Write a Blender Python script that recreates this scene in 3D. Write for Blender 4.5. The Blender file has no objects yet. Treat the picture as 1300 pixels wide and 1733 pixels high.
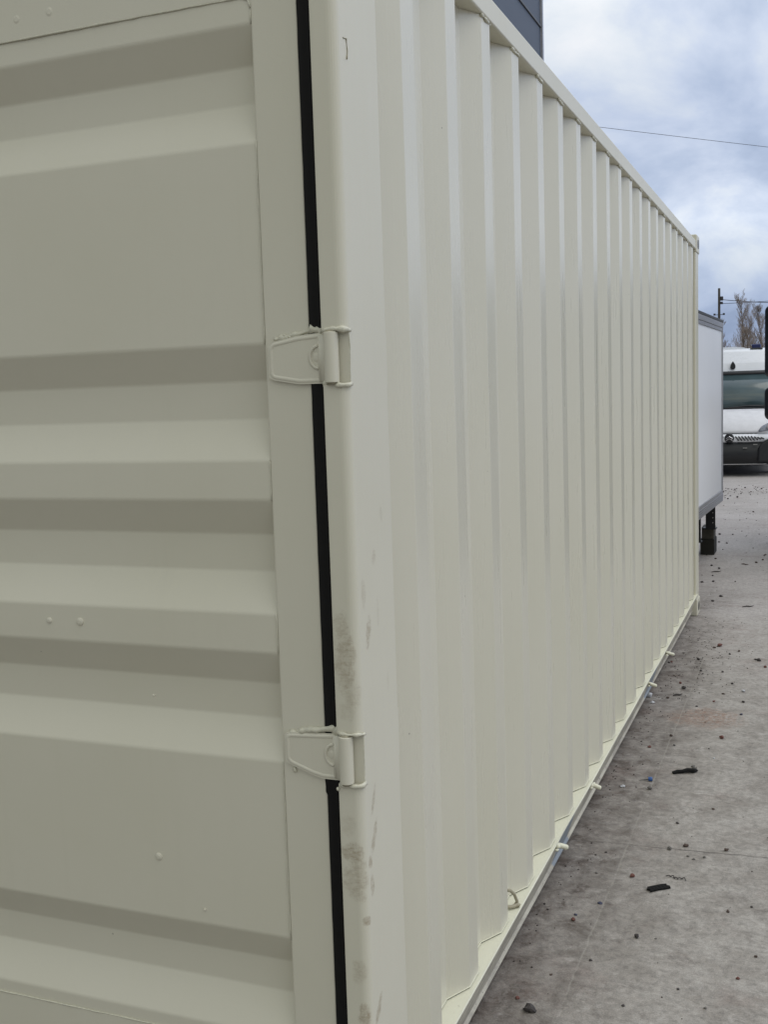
import bpy, bmesh, math, random
from mathutils import Vector, Matrix, noise
random.seed(7)
R = math.radians
scene = bpy.context.scene
# ------------------------------------------------------------------ camera
cam_data = bpy.data.cameras.new("camera")
cam = bpy.data.objects.new("camera", cam_data)
scene.collection.objects.link(cam)
yaw, pitch, roll = -0.3825, -0.1056, -0.0329
F = Vector((math.sin(yaw) * math.cos(pitch), math.cos(yaw) * math.cos(pitch), math.sin(pitch)))
RT = Vector((math.cos(yaw), -math.sin(yaw), 0))
UP = RT.cross(F)
c_, s_ = math.cos(roll), math.sin(roll)
r2 = RT * c_ + UP * s_
u2 = UP * c_ - RT * s_
rot = Matrix((r2, u2, -F)).transposed()
cam.matrix_world = Matrix.Translation((0.7581, -1.7366, 1.577)) @ rot.to_4x4()
cam_data.sensor_fit = 'VERTICAL'
cam_data.sensor_height = 36.0
cam_data.lens = 38.006
cam_data.clip_start = 0.05
cam_data.clip_end = 2000
scene.camera = cam
scene.view_settings.view_transform = 'Standard'
scene.view_settings.look = 'None'
scene.view_settings.exposure = 0.0
scene.view_settings.gamma = 1
# ------------------------------------------------------------------ sun
SUN_EL, SUN_AZ = R(60), R(84)            # azimuth measured from +Y towards +X
sd = bpy.data.lights.new("sun", 'SUN')
sd.energy = 0.85
sd.angle = R(50)
sd.color = (1.0, 0.96, 0.91)
sun = bpy.data.objects.new("sun", sd)
scene.collection.objects.link(sun)
sdir = Vector((math.sin(SUN_AZ) * math.cos(SUN_EL), math.cos(SUN_AZ) * math.cos(SUN_EL), math.sin(SUN_EL)))
sun.rotation_euler = sdir.to_track_quat('Z', 'Y').to_euler()
# ------------------------------------------------------------------ node helpers
class NT:
    def __init__(self, tree):
        self.t = tree
        self.n = tree.nodes
    def add(self, typ, props=None, **inp):
        nd = self.n.new(typ)
        for k, v in (props or {}).items():
            setattr(nd, k, v)
        for k, v in inp.items():
            key = k.replace('_', ' ')
            self.set(nd, key, v)
        return nd
    def set(self, nd, key, v):
        s = nd.inputs[int(key[1:])] if key[0] == 'i' and key[1:].isdigit() else nd.inputs[key]
        if isinstance(v, bpy.types.NodeSocket):
            self.t.links.new(v, s)
        elif isinstance(v, bpy.types.Node):
            self.t.links.new(v.outputs[0], s)
        else:
            if isinstance(v, tuple) and len(v) == 3 and s.type == 'RGBA':
                v = (*v, 1)
            s.default_value = v
    def math(self, op, a, b=None, c=None, clamp=False):
        nd = self.n.new('ShaderNodeMath'); nd.operation = op; nd.use_clamp = clamp
        self.set(nd, 'i0', a)
        if b is not None: self.set(nd, 'i1', b)
        if c is not None: self.set(nd, 'i2', c)
        return nd.outputs[0]
    def noise(self, vec, scale, detail=4, rough=0.5, dist=0.0):
        nd = self.n.new('ShaderNodeTexNoise')
        if vec is not None: self.t.links.new(vec, nd.inputs['Vector'])
        nd.inputs['Scale'].default_value = scale
        nd.inputs['Detail'].default_value = detail
        nd.inputs['Roughness'].default_value = rough
        nd.inputs['Distortion'].default_value = dist
        return nd.outputs['Fac']
    def ramp(self, fac, stops, interp='LINEAR'):
        nd = self.n.new('ShaderNodeValToRGB'); nd.color_ramp.interpolation = interp
        self.t.links.new(fac, nd.inputs[0])
        els = nd.color_ramp.elements
        while len(els) > 1: els.remove(els[-1])
        for i, (p, c) in enumerate(stops):
            e = els[0] if i == 0 else els.new(p)
            e.position = p
            e.color = (c, c, c, 1) if isinstance(c, (int, float)) else (*c, 1)
        return nd.outputs[0]
    def smooth(self, v, a, b):
        nd = self.n.new('ShaderNodeMapRange'); nd.interpolation_type = 'SMOOTHSTEP'
        self.set(nd, 'Value', v)
        nd.inputs['From Min'].default_value = a; nd.inputs['From Max'].default_value = b
        return nd.outputs[0]
    def mix(self, fac, a, b, mode='MIX'):
        nd = self.n.new('ShaderNodeMix'); nd.data_type = 'RGBA'; nd.blend_type = mode
        for idx, v in ((0, fac), (6, a), (7, b)):
            s = nd.inputs[idx]
            if isinstance(v, bpy.types.NodeSocket): self.t.links.new(v, s)
            elif isinstance(v, tuple): s.default_value = (*v, 1)
            else: s.default_value = v
        return nd.outputs[2]
    def vscale(self, vec, sc, off=(0, 0, 0)):
        nd = self.n.new('ShaderNodeMapping')
        self.t.links.new(vec, nd.inputs['Vector'])
        nd.inputs['Scale'].default_value = sc
        nd.inputs['Location'].default_value = off
        return nd.outputs[0]
    def bump(self, h, strength, dist, normal=None):
        nd = self.n.new('ShaderNodeBump')
        nd.inputs['Strength'].default_value = strength
        nd.inputs['Distance'].default_value = dist
        self.t.links.new(h, nd.inputs['Height'])
        if normal is not None: self.t.links.new(normal, nd.inputs['Normal'])
        return nd.outputs[0]

def mat_base(name):
    m = bpy.data.materials.new(name); m.use_nodes = True
    t = NT(m.node_tree)
    b = m.node_tree.nodes['Principled BSDF']
    co = m.node_tree.nodes.new('ShaderNodeTexCoord').outputs['Object']
    return m, t, b, co

def simple(name, col, rough=0.5, metal=0.0, var=0.15, nscale=30, bump=0.0, spec=0.5):
    m, t, b, co = mat_base(name)
    n = t.noise(co, nscale, 5, 0.6)
    f = t.ramp(n, [(0.3, 1 - var), (0.7, 1 + 0.0)])
    t.set(b, 'Base Color', t.mix(1.0, col, f, 'MULTIPLY'))
    t.set(b, 'Roughness', t.math('ADD', t.math('MULTIPLY', n, 0.2), rough - 0.1))
    b.inputs['Metallic'].default_value = metal
    b.inputs['Specular IOR Level'].default_value = spec
    if bump: t.set(b, 'Normal', t.bump(n, bump, 0.002))
    return m

CREAM = (0.585, 0.560, 0.458)
def paint(name, spots=(), streak=0.0, grime=0.25, col=CREAM, rough=0.38, wavy=0.0, spec=0.5):
    m, t, b, co = mat_base(name)
    big = t.noise(co, 1.7, 4, 0.55)
    fine = t.noise(co, 420, 2, 0.5)
    colr = t.mix(t.smooth(big, 0.3, 0.75), col, (col[0] * .965, col[1] * .965, col[2] * .94))
    # light dust / grime
    g = t.noise(t.vscale(co, (9, 9, 2.2)), 1.0, 7, 0.68, 0.6)
    gm = t.math('MULTIPLY', t.smooth(g, 0.60, 0.86), grime)
    colr = t.mix(gm, colr, (0.27, 0.25, 0.20))
    run = t.noise(t.vscale(co, (26, 26, .9)), 1.0, 5, .65, .2)
    colr = t.mix(t.math('MULTIPLY', t.smooth(run, .55, .75), .03), colr, (0.36, 0.33, 0.24))
    # pin-point chips
    v = t.add('ShaderNodeTexVoronoi'); t.t.links.new(co, v.inputs['Vector']); v.inputs['Scale'].default_value = 9
    chip = t.math('LESS_THAN', v.outputs['Distance'], 0.018)
    colr = t.mix(t.math('MULTIPLY', chip, 0.55), colr, (0.12, 0.10, 0.08))
    if spots:
        sep = t.add('ShaderNodeSeparateXYZ'); t.t.links.new(co, sep.inputs[0])
        warp = t.noise(co, 46, 6, 0.75)
        wv = t.math('MULTIPLY', t.math('SUBTRACT', warp, 0.5), 3.6)
        tot = None
        for (sx, sy, sz, ry, rz, k, tilt) in spots:
            # distance along the surface (x runs on the front face, y on the side face)
            s = t.math('SUBTRACT', t.math('ADD', sep.outputs[1], sep.outputs[0]), sx + sy)
            zz = t.math('SUBTRACT', sep.outputs[2], sz)
            s = t.math('ADD', s, t.math('MULTIPLY', zz, -tilt))
            d = t.math('ADD', t.math('POWER', t.math('ABSOLUTE', t.math('DIVIDE', s, ry)), 2.0),
                       t.math('POWER', t.math('ABSOLUTE', t.math('DIVIDE', zz, rz)), 2.0))
            d = t.math('ADD', d, wv)
            msk = t.math('MULTIPLY', t.math('SUBTRACT', 1.0, t.smooth(d, 0.15, 1.25)), k)
            tot = msk if tot is None else t.math('MAXIMUM', tot, msk)
        ridg = t.noise(t.vscale(co, (60, 60, 260)), 1.0, 3, 0.6, 0.4)
        pat = t.smooth(t.noise(co, 85, 5, .75, .6), .36, .60)
        tot = t.math('MULTIPLY', tot, t.math('ADD', .35, t.math('MULTIPLY', pat, .6)))
        tot = t.math('MULTIPLY', tot, t.math('ADD', 0.55, t.math('MULTIPLY', t.smooth(ridg, .3, .7), 0.5)))
        colr = t.mix(tot, colr, (0.25, 0.19, 0.115))
    t.set(b, 'Base Color', colr)
    rn = t.noise(t.vscale(co, (30, 30, 3)), 1.0, 4, 0.6)
    t.set(b, 'Roughness', t.math('ADD', rough - 0.07, t.math('MULTIPLY', rn, 0.14)))
    nrm = t.bump(fine, 0.16, 0.0008)
    nrm = t.bump(t.noise(co, 5.5, 3, .5), .10, .006, nrm)
    if wavy:
        nrm = t.bump(t.noise(t.vscale(co, (1, 2.2, 1.1)), 1.3, 2, 0.5), wavy, 0.02, nrm)
    if streak:
        nrm = t.bump(t.noise(t.vscale(co, (120, 120, 0.35)), 1.0, 3, 0.6), streak, 0.0022, nrm)
    t.set(b, 'Normal', nrm)
    b.inputs['Specular IOR Level'].default_value = spec
    return m

M = {}
M['side'] = paint('cream_paint_side', streak=0.20, grime=0.10, rough=0.29, wavy=0.10, spec=0.75)
M['paint'] = paint('cream_paint', grime=0.12)
M['door'] = paint('cream_paint_door', grime=0.10, rough=0.42, wavy=0.12)
M['post'] = paint('cream_paint_post', grime=0.14, rough=0.44, spots=[
    # X, Y, Z, half width, half height, strength, tilt
    (0, .132, 1.36, .007, .016, .30, -.1), (0, .090, 1.282, .010, .018, .35, .1), (0, .036, 1.225, .011, .030, .34, 0),
    (0, .052, 1.150, .013, .030, .62, .2), (-.03, .0, 1.168, .016, .035, .50, 0), (-.024, .0, 1.105, .024, .062, .62, 0),
    (-.010, .0, 1.050, .022, .030, .40, 0), (-.026, .0, 1.015, .02, .018, .28, 0), (0, .048, .835, .008, .028, .55, .35),
    (0, .044, .762, .012, .032, .6, .45), (-.022, .0, .748, .026, .022, .75, 0), (-.016, .0, .700, .030, .045, .55, 0),
    (.0, .024, .725, .010, .014, .7, 0), (.0, .030, .68, .010, .02, .6, 0), (-.002, .004, .618, .014, .010, .75, 0),
    (-.018, 0, .52, .018, .025, .4, 0), (-.01, 0, .435, .016, .026, .8, 0), (0, .040, .430, .012, .026, .75, .5),
    (-.03, 0, .80, .016, .02, .25, 0), (0, .10, 1.18, .006, .03, .18, 0), (0, .14, 1.04, .006, .02, .15, 0)])
def rail_paint():
    m, t, b, co = mat_base('dirty_rail_paint')
    sep = t.add('ShaderNodeSeparateXYZ'); t.t.links.new(co, sep.inputs[0])
    n = t.noise(t.vscale(co, (14, 5, 14)), 1.0, 8, 0.72, 0.5)
    n2 = t.noise(co, 60, 5, 0.7)
    low = t.math('SUBTRACT', 1.0, t.smooth(sep.outputs[2], 0.135, 0.156))
    face = t.mix(t.smooth(n, 0.28, 0.66), (0.27, 0.245, 0.205), (0.50, 0.47, 0.38))
    face = t.mix(t.smooth(n2, 0.60, 0.72), face, (0.11, 0.09, 0.075))
    y = sep.outputs[1]
    wob = t.math('MULTIPLY', t.math('SUBTRACT', n2, 0.5), 0.06)
    yy = t.math('ADD', y, wob)
    def band(a, c):
        return t.math('MULTIPLY', t.smooth(yy, a, a + .012), t.math('SUBTRACT', 1.0, t.smooth(yy, c - .012, c)))
    bare = t.math('MAXIMUM', band(1.60, 1.84), band(3.63, 3.95))
    face = t.mix(t.math('MULTIPLY', bare, .85), face, (0.20, 0.235, 0.27))
    top = t.mix(t.math('MULTIPLY', t.smooth(n2, 0.60, 0.8), .5), (0.64, 0.63, 0.50), (0.3, 0.26, 0.2))
    t.set(b, 'Base Color', t.mix(low, top, face))
    b.inputs['Roughness'].default_value = 0.55
    t.set(b, 'Normal', t.bump(n2, 0.25, 0.002))
    return m
M['rail'] = rail_paint()
M['bead'] = simple('painted_weld_bead', (0.60, 0.58, 0.46), 0.38, bump=0.5, nscale=120, var=.2)
M['ledge'] = paint('clean_cream_paint', grime=0.1, col=(0.66, 0.645, 0.51))
M['rubber'] = simple('black_rubber_seal', (0.011, 0.0105, 0.010), 0.75, var=0.3, nscale=60, bump=.2, spec=.15)
M['gap'] = simple('raw_steel_recess', (0.33, 0.30, 0.21), 0.6)
M['white_grp'] = simple('white_panel_gelcoat', (0.86, 0.875, 0.91), 0.36, var=.05, nscale=1.2)
M['alu'] = simple('brushed_aluminium_trim', (0.44, 0.44, 0.46), 0.42, 0.65, var=.15, nscale=12)
M['dark_alu'] = simple('dark_roof_trim', (0.05, 0.052, 0.055), 0.5)
M['black'] = simple('black_painted_steel', (0.012, 0.012, 0.013), 0.45, var=.3)
M['timber'] = simple('weathered_timber', (0.085, 0.075, 0.055), 0.85, var=.5, nscale=25, bump=.4)
M['dtimber'] = simple('damp_dark_timber', (0.022, 0.020, 0.014), 0.85, var=.5, nscale=25, bump=.4)
M['bolt'] = simple('zinc_bolt', (0.45, 0.44, 0.42), 0.4, .6)
M['van'] = simple('white_van_paint', (0.86, 0.88, 0.92), 0.28, var=.05, nscale=3)
M['cover'] = simple('white_bonnet_film', (0.80, 0.80, 0.83), 0.55, var=.12, nscale=9, bump=.8)
M['plastic'] = simple('black_bumper_plastic', (0.016, 0.017, 0.02), 0.42, var=.25, nscale=14)
M['glass'] = simple('grey_green_windscreen', (0.075, 0.115, 0.125), 0.12, var=.25, nscale=2.5, spec=.7)
M['lens'] = simple('headlight_lens', (0.38, 0.40, 0.46), 0.1, .2, var=.5, nscale=30)
M['chrome'] = simple('chrome', (0.6, 0.6, 0.62), 0.15, 1.0)
M['blue_lens'] = simple('dark_blue_beacon', (0.02, 0.03, 0.13), 0.15, var=.3)
M['tyre'] = simple('tyre', (0.016, 0.016, 0.016), 0.8)
M['bark'] = simple('grey_brown_bark', (0.135, 0.105, 0.080), 0.9, var=.4, nscale=6)
M['twig'] = simple('brown_twigs', (0.30, 0.245, 0.205), 0.9, var=.4, nscale=2)
M['pole'] = simple('tarred_pole', (0.055, 0.048, 0.042), 0.85, var=.4, nscale=4)
M['wire'] = simple('black_cable', (0.03, 0.03, 0.035), 0.7)
M['navy'] = simple('dark_lorry_paint', (0.05, 0.06, 0.08), 0.3)

# ------------------------------------------------------------------ world
world = bpy.data.worlds.new("World"); scene.world = world; world.use_nodes = True
wt = NT(world.node_tree); world.node_tree.nodes.clear()
sky = wt.add('ShaderNodeTexSky'); sky.sky_type = 'NISHITA'; sky.sun_disc = False
sky.sun_elevation = SUN_EL; sky.sun_rotation = SUN_AZ; sky.air_density = 1.2; sky.dust_density = 3.0
bg1 = wt.add('ShaderNodeBackground'); wt.t.links.new(sky.outputs[0], bg1.inputs[0]); bg1.inputs[1].default_value = 0.07
gen = wt.add('ShaderNodeTexCoord').outputs['Generated']
sp = wt.add('ShaderNodeSeparateXYZ'); wt.t.links.new(gen, sp.inputs[0])
zc = wt.math('ADD', wt.math('MAXIMUM', sp.outputs[2], 0.0), 0.42)
cmb = wt.add('ShaderNodeCombineXYZ')
wt.set(cmb, 'X', wt.math('DIVIDE', sp.outputs[0], zc)); wt.set(cmb, 'Y', wt.math('DIVIDE', sp.outputs[1], zc))
cl = wt.noise(wt.vscale(cmb.outputs[0], (1.3, 1.0, 1), (3.1, 1.2, 0)), 2.6, 8, 0.56, 0.35)
cl2 = wt.noise(wt.vscale(cmb.outputs[0], (1, 1, 1), (7.0, 4.0, 2)), 0.9, 3, 0.5, 0.2)
cmix = wt.math('ADD', wt.math('MULTIPLY', cl, 0.65), wt.math('MULTIPLY', cl2, 0.35))
ccol = wt.ramp(cmix, [(0.39, (0.42, 0.51, 0.69)), (0.46, (0.55, 0.645, 0.83)), (0.515, (0.70, 0.785, 0.95)), (0.57, (0.87, 0.93, 1.01)), (0.64, (1.02, 1.04, 1.08))])
# the overcast is brighter high up and duller towards the horizon
el = wt.smooth(sp.outputs[2], -0.02, 0.42)
ccol = wt.mix(1.0, ccol, wt.ramp(el, [(0.0, (0.70, 0.74, 0.82)), (0.15, (0.76, 0.80, 0.87)), (0.23, (0.90, 0.92, 0.95)), (0.31, (1.12, 1.11, 1.09)), (0.42, (0.98, 0.98, 0.99)), (0.62, (0.87, 0.885, 0.92)), (0.85, (1.05, 1.04, 1.02)), (1.0, (1.36, 1.33, 1.26))]), 'MULTIPLY')
# sky tint added: warm behind camera for doors, brighter blue rightwards for the wall
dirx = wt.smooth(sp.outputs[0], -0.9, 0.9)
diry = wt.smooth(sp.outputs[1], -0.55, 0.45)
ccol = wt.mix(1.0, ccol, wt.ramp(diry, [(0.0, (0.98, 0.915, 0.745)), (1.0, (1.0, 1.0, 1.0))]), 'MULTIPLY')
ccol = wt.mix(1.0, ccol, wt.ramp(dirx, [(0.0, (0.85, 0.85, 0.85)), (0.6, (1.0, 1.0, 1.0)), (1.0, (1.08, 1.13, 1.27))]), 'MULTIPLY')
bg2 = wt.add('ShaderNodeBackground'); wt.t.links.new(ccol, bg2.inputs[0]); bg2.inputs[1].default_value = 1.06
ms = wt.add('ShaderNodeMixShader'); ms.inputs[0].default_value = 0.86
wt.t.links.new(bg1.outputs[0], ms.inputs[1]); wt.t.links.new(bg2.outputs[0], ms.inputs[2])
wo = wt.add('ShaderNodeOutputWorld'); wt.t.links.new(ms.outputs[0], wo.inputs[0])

# ------------------------------------------------------------------ mesh helpers
COL = scene.collection
def empty(name, loc=(0, 0, 0), rz=0.0):
    o = bpy.data.objects.new(name, None); COL.objects.link(o)
    o.location = loc; o.rotation_euler = (0, 0, rz); o.empty_display_size = 0.1
    return o
def tag(o, label, cat, group=None, kind=None):
    if label: o['label'] = label
    if cat: o['category'] = cat
    if group: o['group'] = group
    if kind: o['kind'] = kind
    return o
def obj(name, bm, m, parent=None, smooth=False, loc=None, wn=False):
    bmesh.ops.recalc_face_normals(bm, faces=bm.faces)
    me = bpy.data.meshes.new(name); bm.to_mesh(me); bm.free()
    if m is not None: me.materials.append(m)
    if smooth:
        for p in me.polygons: p.use_smooth = True
    o = bpy.data.objects.new(name, me); COL.objects.link(o)
    if parent: o.parent = parent
    if loc: o.location = loc
    if wn:
        w = o.modifiers.new('wn', 'WEIGHTED_NORMAL'); w.weight = 100; w.keep_sharp = True
    return o
def box(bm, x0, x1, y0, y1, z0, z1, bev=0.0, seg=2):
    tmp = bmesh.new()
    bmesh.ops.create_cube(tmp, size=1)
    for v in tmp.verts:
        v.co = Vector(((x0 + x1) / 2 + v.co.x * (x1 - x0), (y0 + y1) / 2 + v.co.y * (y1 - y0), (z0 + z1) / 2 + v.co.z * (z1 - z0)))
    if bev: bmesh.ops.bevel(tmp, geom=tmp.edges[:], offset=bev, segments=seg, affect='EDGES', profile=0.5)
    merge(bm, tmp)
def merge(bm, tmp, mat=None):
    me = bpy.data.meshes.new('tmp')
    if mat is not None: bmesh.ops.transform(tmp, matrix=mat, verts=tmp.verts)
    tmp.to_mesh(me); tmp.free(); bm.from_mesh(me); bpy.data.meshes.remove(me)
def tube(bm, pts, rad, seg=8, cap=True):
    pts = [Vector(p) for p in pts]
    rads = rad if isinstance(rad, (list, tuple)) else [rad] * len(pts)
    rings = []
    for i, p in enumerate(pts):
        d = (pts[min(i + 1, len(pts) - 1)] - pts[max(i - 1, 0)]).normalized()
        a = d.orthogonal().normalized() if i == 0 else (prev - d * prev.dot(d)).normalized()
        prev = a
        b = d.cross(a)
        rings.append([bm.verts.new(p + (a * math.cos(t) + b * math.sin(t)) * rads[i]) for t in [2 * math.pi * k / seg for k in range(seg)]])
    for r0, r1 in zip(rings, rings[1:]):
        for k in range(seg):
            bm.faces.new((r0[k], r0[(k + 1) % seg], r1[(k + 1) % seg], r1[k]))
    if cap:
        bm.faces.new(rings[0][::-1]); bm.faces.new(rings[-1])
def fillet(pts, r, seg=4, closed=False):
    """round the corners of a 2-D polyline; r may be a list"""
    out = []
    n = len(pts)
    for i, p in enumerate(pts):
        ri = r[i] if isinstance(r, (list, tuple)) else r
        if (not closed and i in (0, n - 1)) or ri <= 0:
            out.append(tuple(p)); continue
        a = Vector(pts[(i - 1) % n]) - Vector(p); b = Vector(pts[(i + 1) % n]) - Vector(p)
        ang = a.angle(b); tl = ri / math.tan(ang / 2)
        tl = min(tl, a.length * .49, b.length * .49); rr = tl * math.tan(ang / 2)
        a.normalize(); b.normalize()
        cc = Vector(p) + (a + b).normalized() * (rr / math.sin(ang / 2))
        s0 = Vector(p) + a * tl - cc; s1 = Vector(p) + b * tl - cc
        tot = s0.angle(s1)
        for k in range(seg + 1):
            t = k / seg
            v = (s0 * math.sin((1 - t) * tot) + s1 * math.sin(t * tot)) / math.sin(tot) if tot > 1e-5 else s0
            out.append(tuple(cc + v))
    return out
def prism(bm, poly, axis, a, b, cap=True, closed=True):
    """extrude a 2-D polygon along axis 'x','y','z' from a to b"""
    def P(u, v, w):
        return {'x': (w, u, v), 'y': (u, w, v), 'z': (u, v, w)}[axis]
    r0 = [bm.verts.new(P(u, v, a)) for u, v in poly]; r1 = [bm.verts.new(P(u, v, b)) for u, v in poly]
    n = len(poly)
    for k in range(n if closed else n - 1):
        bm.faces.new((r0[k], r0[(k + 1) % n], r1[(k + 1) % n], r1[k]))
    if cap and closed:
        bm.faces.new(r0[::-1]); bm.faces.new(r1)
def bead(bm, pts, rad, amp=0.25, step=0.006, seed=0, seg=6):
    """an irregular weld bead along a polyline"""
    path = []; rr = []
    for a, b in zip(pts, pts[1:]):
        a = Vector(a); b = Vector(b); n = max(2, int((b - a).length / step))
        for k in range(n + (1 if b == Vector(pts[-1]) else 0)):
            p = a.lerp(b, k / n)
            q = noise.noise_vector(p * 35 + Vector((seed, 0, 0)))
            path.append(p + q * rad * amp); rr.append(rad * (1 + amp * noise.noise(p * 90 + Vector((0, seed, 0))) * 1.6))
    tube(bm, path, rr, seg)
def blob(bm, c, r, sub=2, squash=(1, 1, 1), amp=0.25, seed=0.0):
    tmp = bmesh.new(); bmesh.ops.create_icosphere(tmp, subdivisions=sub, radius=1)
    for v in tmp.verts:
        d = 1 + amp * noise.noise(v.co * 1.4 + Vector((seed, seed * .7, 3))) * 1.8
        v.co = Vector((v.co.x * squash[0], v.co.y * squash[1], v.co.z * squash[2])) * d * r + Vector(c)
    merge(bm, tmp)

# ------------------------------------------------------------------ ground
def ground_mat():
    m, t, b, co = mat_base('weathered_concrete')
    sep = t.add('ShaderNodeSeparateXYZ'); t.t.links.new(co, sep.inputs[0])
    x, y = sep.outputs[0], sep.outputs[1]
    n1 = t.noise(co, 1.3, 8, 0.62, 0.3)
    n2 = t.noise(co, 9, 10, 0.74, 0.4)
    n3 = t.noise(co, 55, 6, 0.7)
    n4 = t.noise(co, 260, 3, 0.6)
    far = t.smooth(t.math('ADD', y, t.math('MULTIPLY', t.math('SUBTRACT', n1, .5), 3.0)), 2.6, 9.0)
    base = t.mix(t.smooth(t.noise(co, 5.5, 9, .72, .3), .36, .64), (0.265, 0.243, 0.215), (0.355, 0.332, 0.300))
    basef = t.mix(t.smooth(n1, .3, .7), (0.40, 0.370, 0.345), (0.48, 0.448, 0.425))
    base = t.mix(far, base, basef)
    # dark damp blotches, stronger by the container
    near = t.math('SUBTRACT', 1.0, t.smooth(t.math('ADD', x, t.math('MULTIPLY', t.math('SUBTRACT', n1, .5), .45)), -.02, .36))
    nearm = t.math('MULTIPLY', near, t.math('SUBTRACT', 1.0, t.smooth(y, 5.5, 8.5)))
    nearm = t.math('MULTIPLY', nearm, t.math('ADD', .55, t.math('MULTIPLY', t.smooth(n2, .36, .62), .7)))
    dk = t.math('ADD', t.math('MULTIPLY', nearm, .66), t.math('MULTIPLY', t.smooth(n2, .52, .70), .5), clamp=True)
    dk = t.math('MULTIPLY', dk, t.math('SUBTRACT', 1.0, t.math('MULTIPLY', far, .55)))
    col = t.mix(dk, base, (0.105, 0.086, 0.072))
    # pale laitance patches
    pl = t.math('MULTIPLY', t.smooth(t.noise(t.vscale(co, (1, 1, 1), (5, 9, 0)), 11, 8, 0.72, .3), .56, .72), .45)
    col = t.mix(pl, col, (0.50, 0.475, 0.44))
    # reddish brick dust
    rd = t.noise(t.vscale(co, (1, 1, 1), (2, 3, 0)), 1.9, 6, .7)
    dx = t.math('DIVIDE', t.math('SUBTRACT', x, .28), .17); dy = t.math('DIVIDE', t.math('SUBTRACT', y, 3.50), .16)
    rr = t.math('ADD', t.math('ADD', t.math('MULTIPLY', dx, dx), t.math('MULTIPLY', dy, dy)), t.math('MULTIPLY', t.math('SUBTRACT', n2, .5), 3.5))
    rust = t.math('MULTIPLY', t.math('SUBTRACT', 1.0, t.smooth(rr, 0.0, 1.6)), t.smooth(n3, .38, .62))
    col = t.mix(t.math('MULTIPLY', t.smooth(rd, .52, .7), .28), col, (0.20, 0.125, 0.105))
    col = t.mix(t.math('MULTIPLY', rust, .75), col, (0.24, 0.13, 0.08))
    # fine speckle
    col = t.mix(t.math('MULTIPLY', t.smooth(n3, .60, .74), .55), col, (0.055, 0.045, 0.04))
    col = t.mix(1.0, col, t.ramp(n4, [(.3, .76), (.7, 1.14)]), 'MULTIPLY')
    col = t.mix(1.0, col, t.ramp(t.noise(co, 38, 8, .78, .4), [(.36, .72), (.5, 1.0), (.64, 1.22)]), 'MULTIPLY')
    # slab joints: one across, one along
    wb = t.math('MULTIPLY', t.math('SUBTRACT', n2, .5), .035)
    def joint(coord, pos, w, k, slope=None, other=None):
        q = t.math('ADD', t.math('SUBTRACT', coord, pos), wb)
        if slope: q = t.math('SUBTRACT', q, t.math('MULTIPLY', other, slope))
        return t.math('MULTIPLY', t.math('SUBTRACT', 1.0, t.smooth(t.math('ABSOLUTE', q), w * .25, w)), k)
    jt = joint(y, 1.915, .0055, 1.0, .065, x)
    for yy in (6.4, 10.9, 15.4): jt = t.math('MAXIMUM', jt, joint(y, yy, .008, .6))
    broken = t.smooth(t.noise(co, 4.5, 4, .6), .38, .55)
    jl = joint(x, .160, .0045, .6)
    jv = t.smooth(t.noise(co, 2.3, 4, .6), .40, .62)
    col = t.mix(t.math('MULTIPLY', jt, t.math('ADD', .15, t.math('MULTIPLY', jv, .65))), col, (0.045, 0.038, 0.032))
    wide = t.math('MULTIPLY', t.math('MULTIPLY', joint(x, .150, .05, .45), t.smooth(n2, .35, .6)), t.math('SUBTRACT', 1.0, t.smooth(y, 4.0, 6.5)))
    col = t.mix(wide, col, (0.095, 0.08, 0.066))
    col = t.mix(t.math('MULTIPLY', t.math('MULTIPLY', jl, broken), .65), col, (0.33, 0.31, 0.27))
    t.set(b, 'Base Color', col)
    t.set(b, 'Roughness', t.math('SUBTRACT', .84, t.math('MULTIPLY', dk, .16)))
    h = t.math('ADD', t.math('MULTIPLY', n2, .5), t.math('MULTIPLY', n3, .35))
    h = t.math('SUBTRACT', h, t.math('MULTIPLY', t.math('ADD', jt, t.math('MULTIPLY', jl, .3)), .8))
    nrm = t.bump(h, .55, .006)
    nrm = t.bump(n4, .35, .002, nrm)
    t.set(b, 'Normal', nrm)
    b.inputs['Specular IOR Level'].default_value = .35
    return m
bm = bmesh.new()
xs = [-400, -60, -10, 4, 30, 400]; ys = [-60, -5, 4, 20, 80, 700]
gv = [[bm.verts.new((x, y, 0)) for x in xs] for y in ys]
for j in range(len(ys) - 1):
    for i in range(len(xs) - 1):
        bm.faces.new((gv[j][i], gv[j][i + 1], gv[j + 1][i + 1], gv[j + 1][i]))
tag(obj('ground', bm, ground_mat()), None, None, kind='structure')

# ------------------------------------------------------------------ the container
CT = empty('shipping_container')
tag(CT, 'cream painted steel shipping container filling the foreground, seen from its door corner', 'shipping container')
L, W = 6.058, 2.438
# corrugated wall profile in (x, y); the outer flat lies at x = -.008
XO, DEP, PT, Y0 = -.008, .036, .2815, .4101
def wall_profile(sign=1):
    p = [(XO - DEP, .150), (XO - DEP, .2735)]
    for i in range(20):
        e = Y0 + PT * i
        j = 0.004 * math.sin(i * 2.3) + (0.006 if i in (4, 12) else 0)
        p += [(XO, e - .072 + j * .3), (XO, e + j * .2), (XO - DEP, e + .068), (XO - DEP, e + .1405)]
    p = p[:-1] + [(XO - DEP, 5.90)]
    return fillet(p, .007, 3)
prof = wall_profile()
bm = bmesh.new()
zs = [.156 + (2.4915 - .156) * k / 24 for k in range(25)]
rows = []
for z in zs:
    row = []
    for (x, y) in prof:
        w = 0.0016 * noise.noise(Vector((y * 1.3, z * .9, 0))) + .0007 * noise.noise(Vector((y * 7, z * 1.5, 4)))
        row.append(bm.verts.new((x + w, y, z)))
    rows.append(row)
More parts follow.
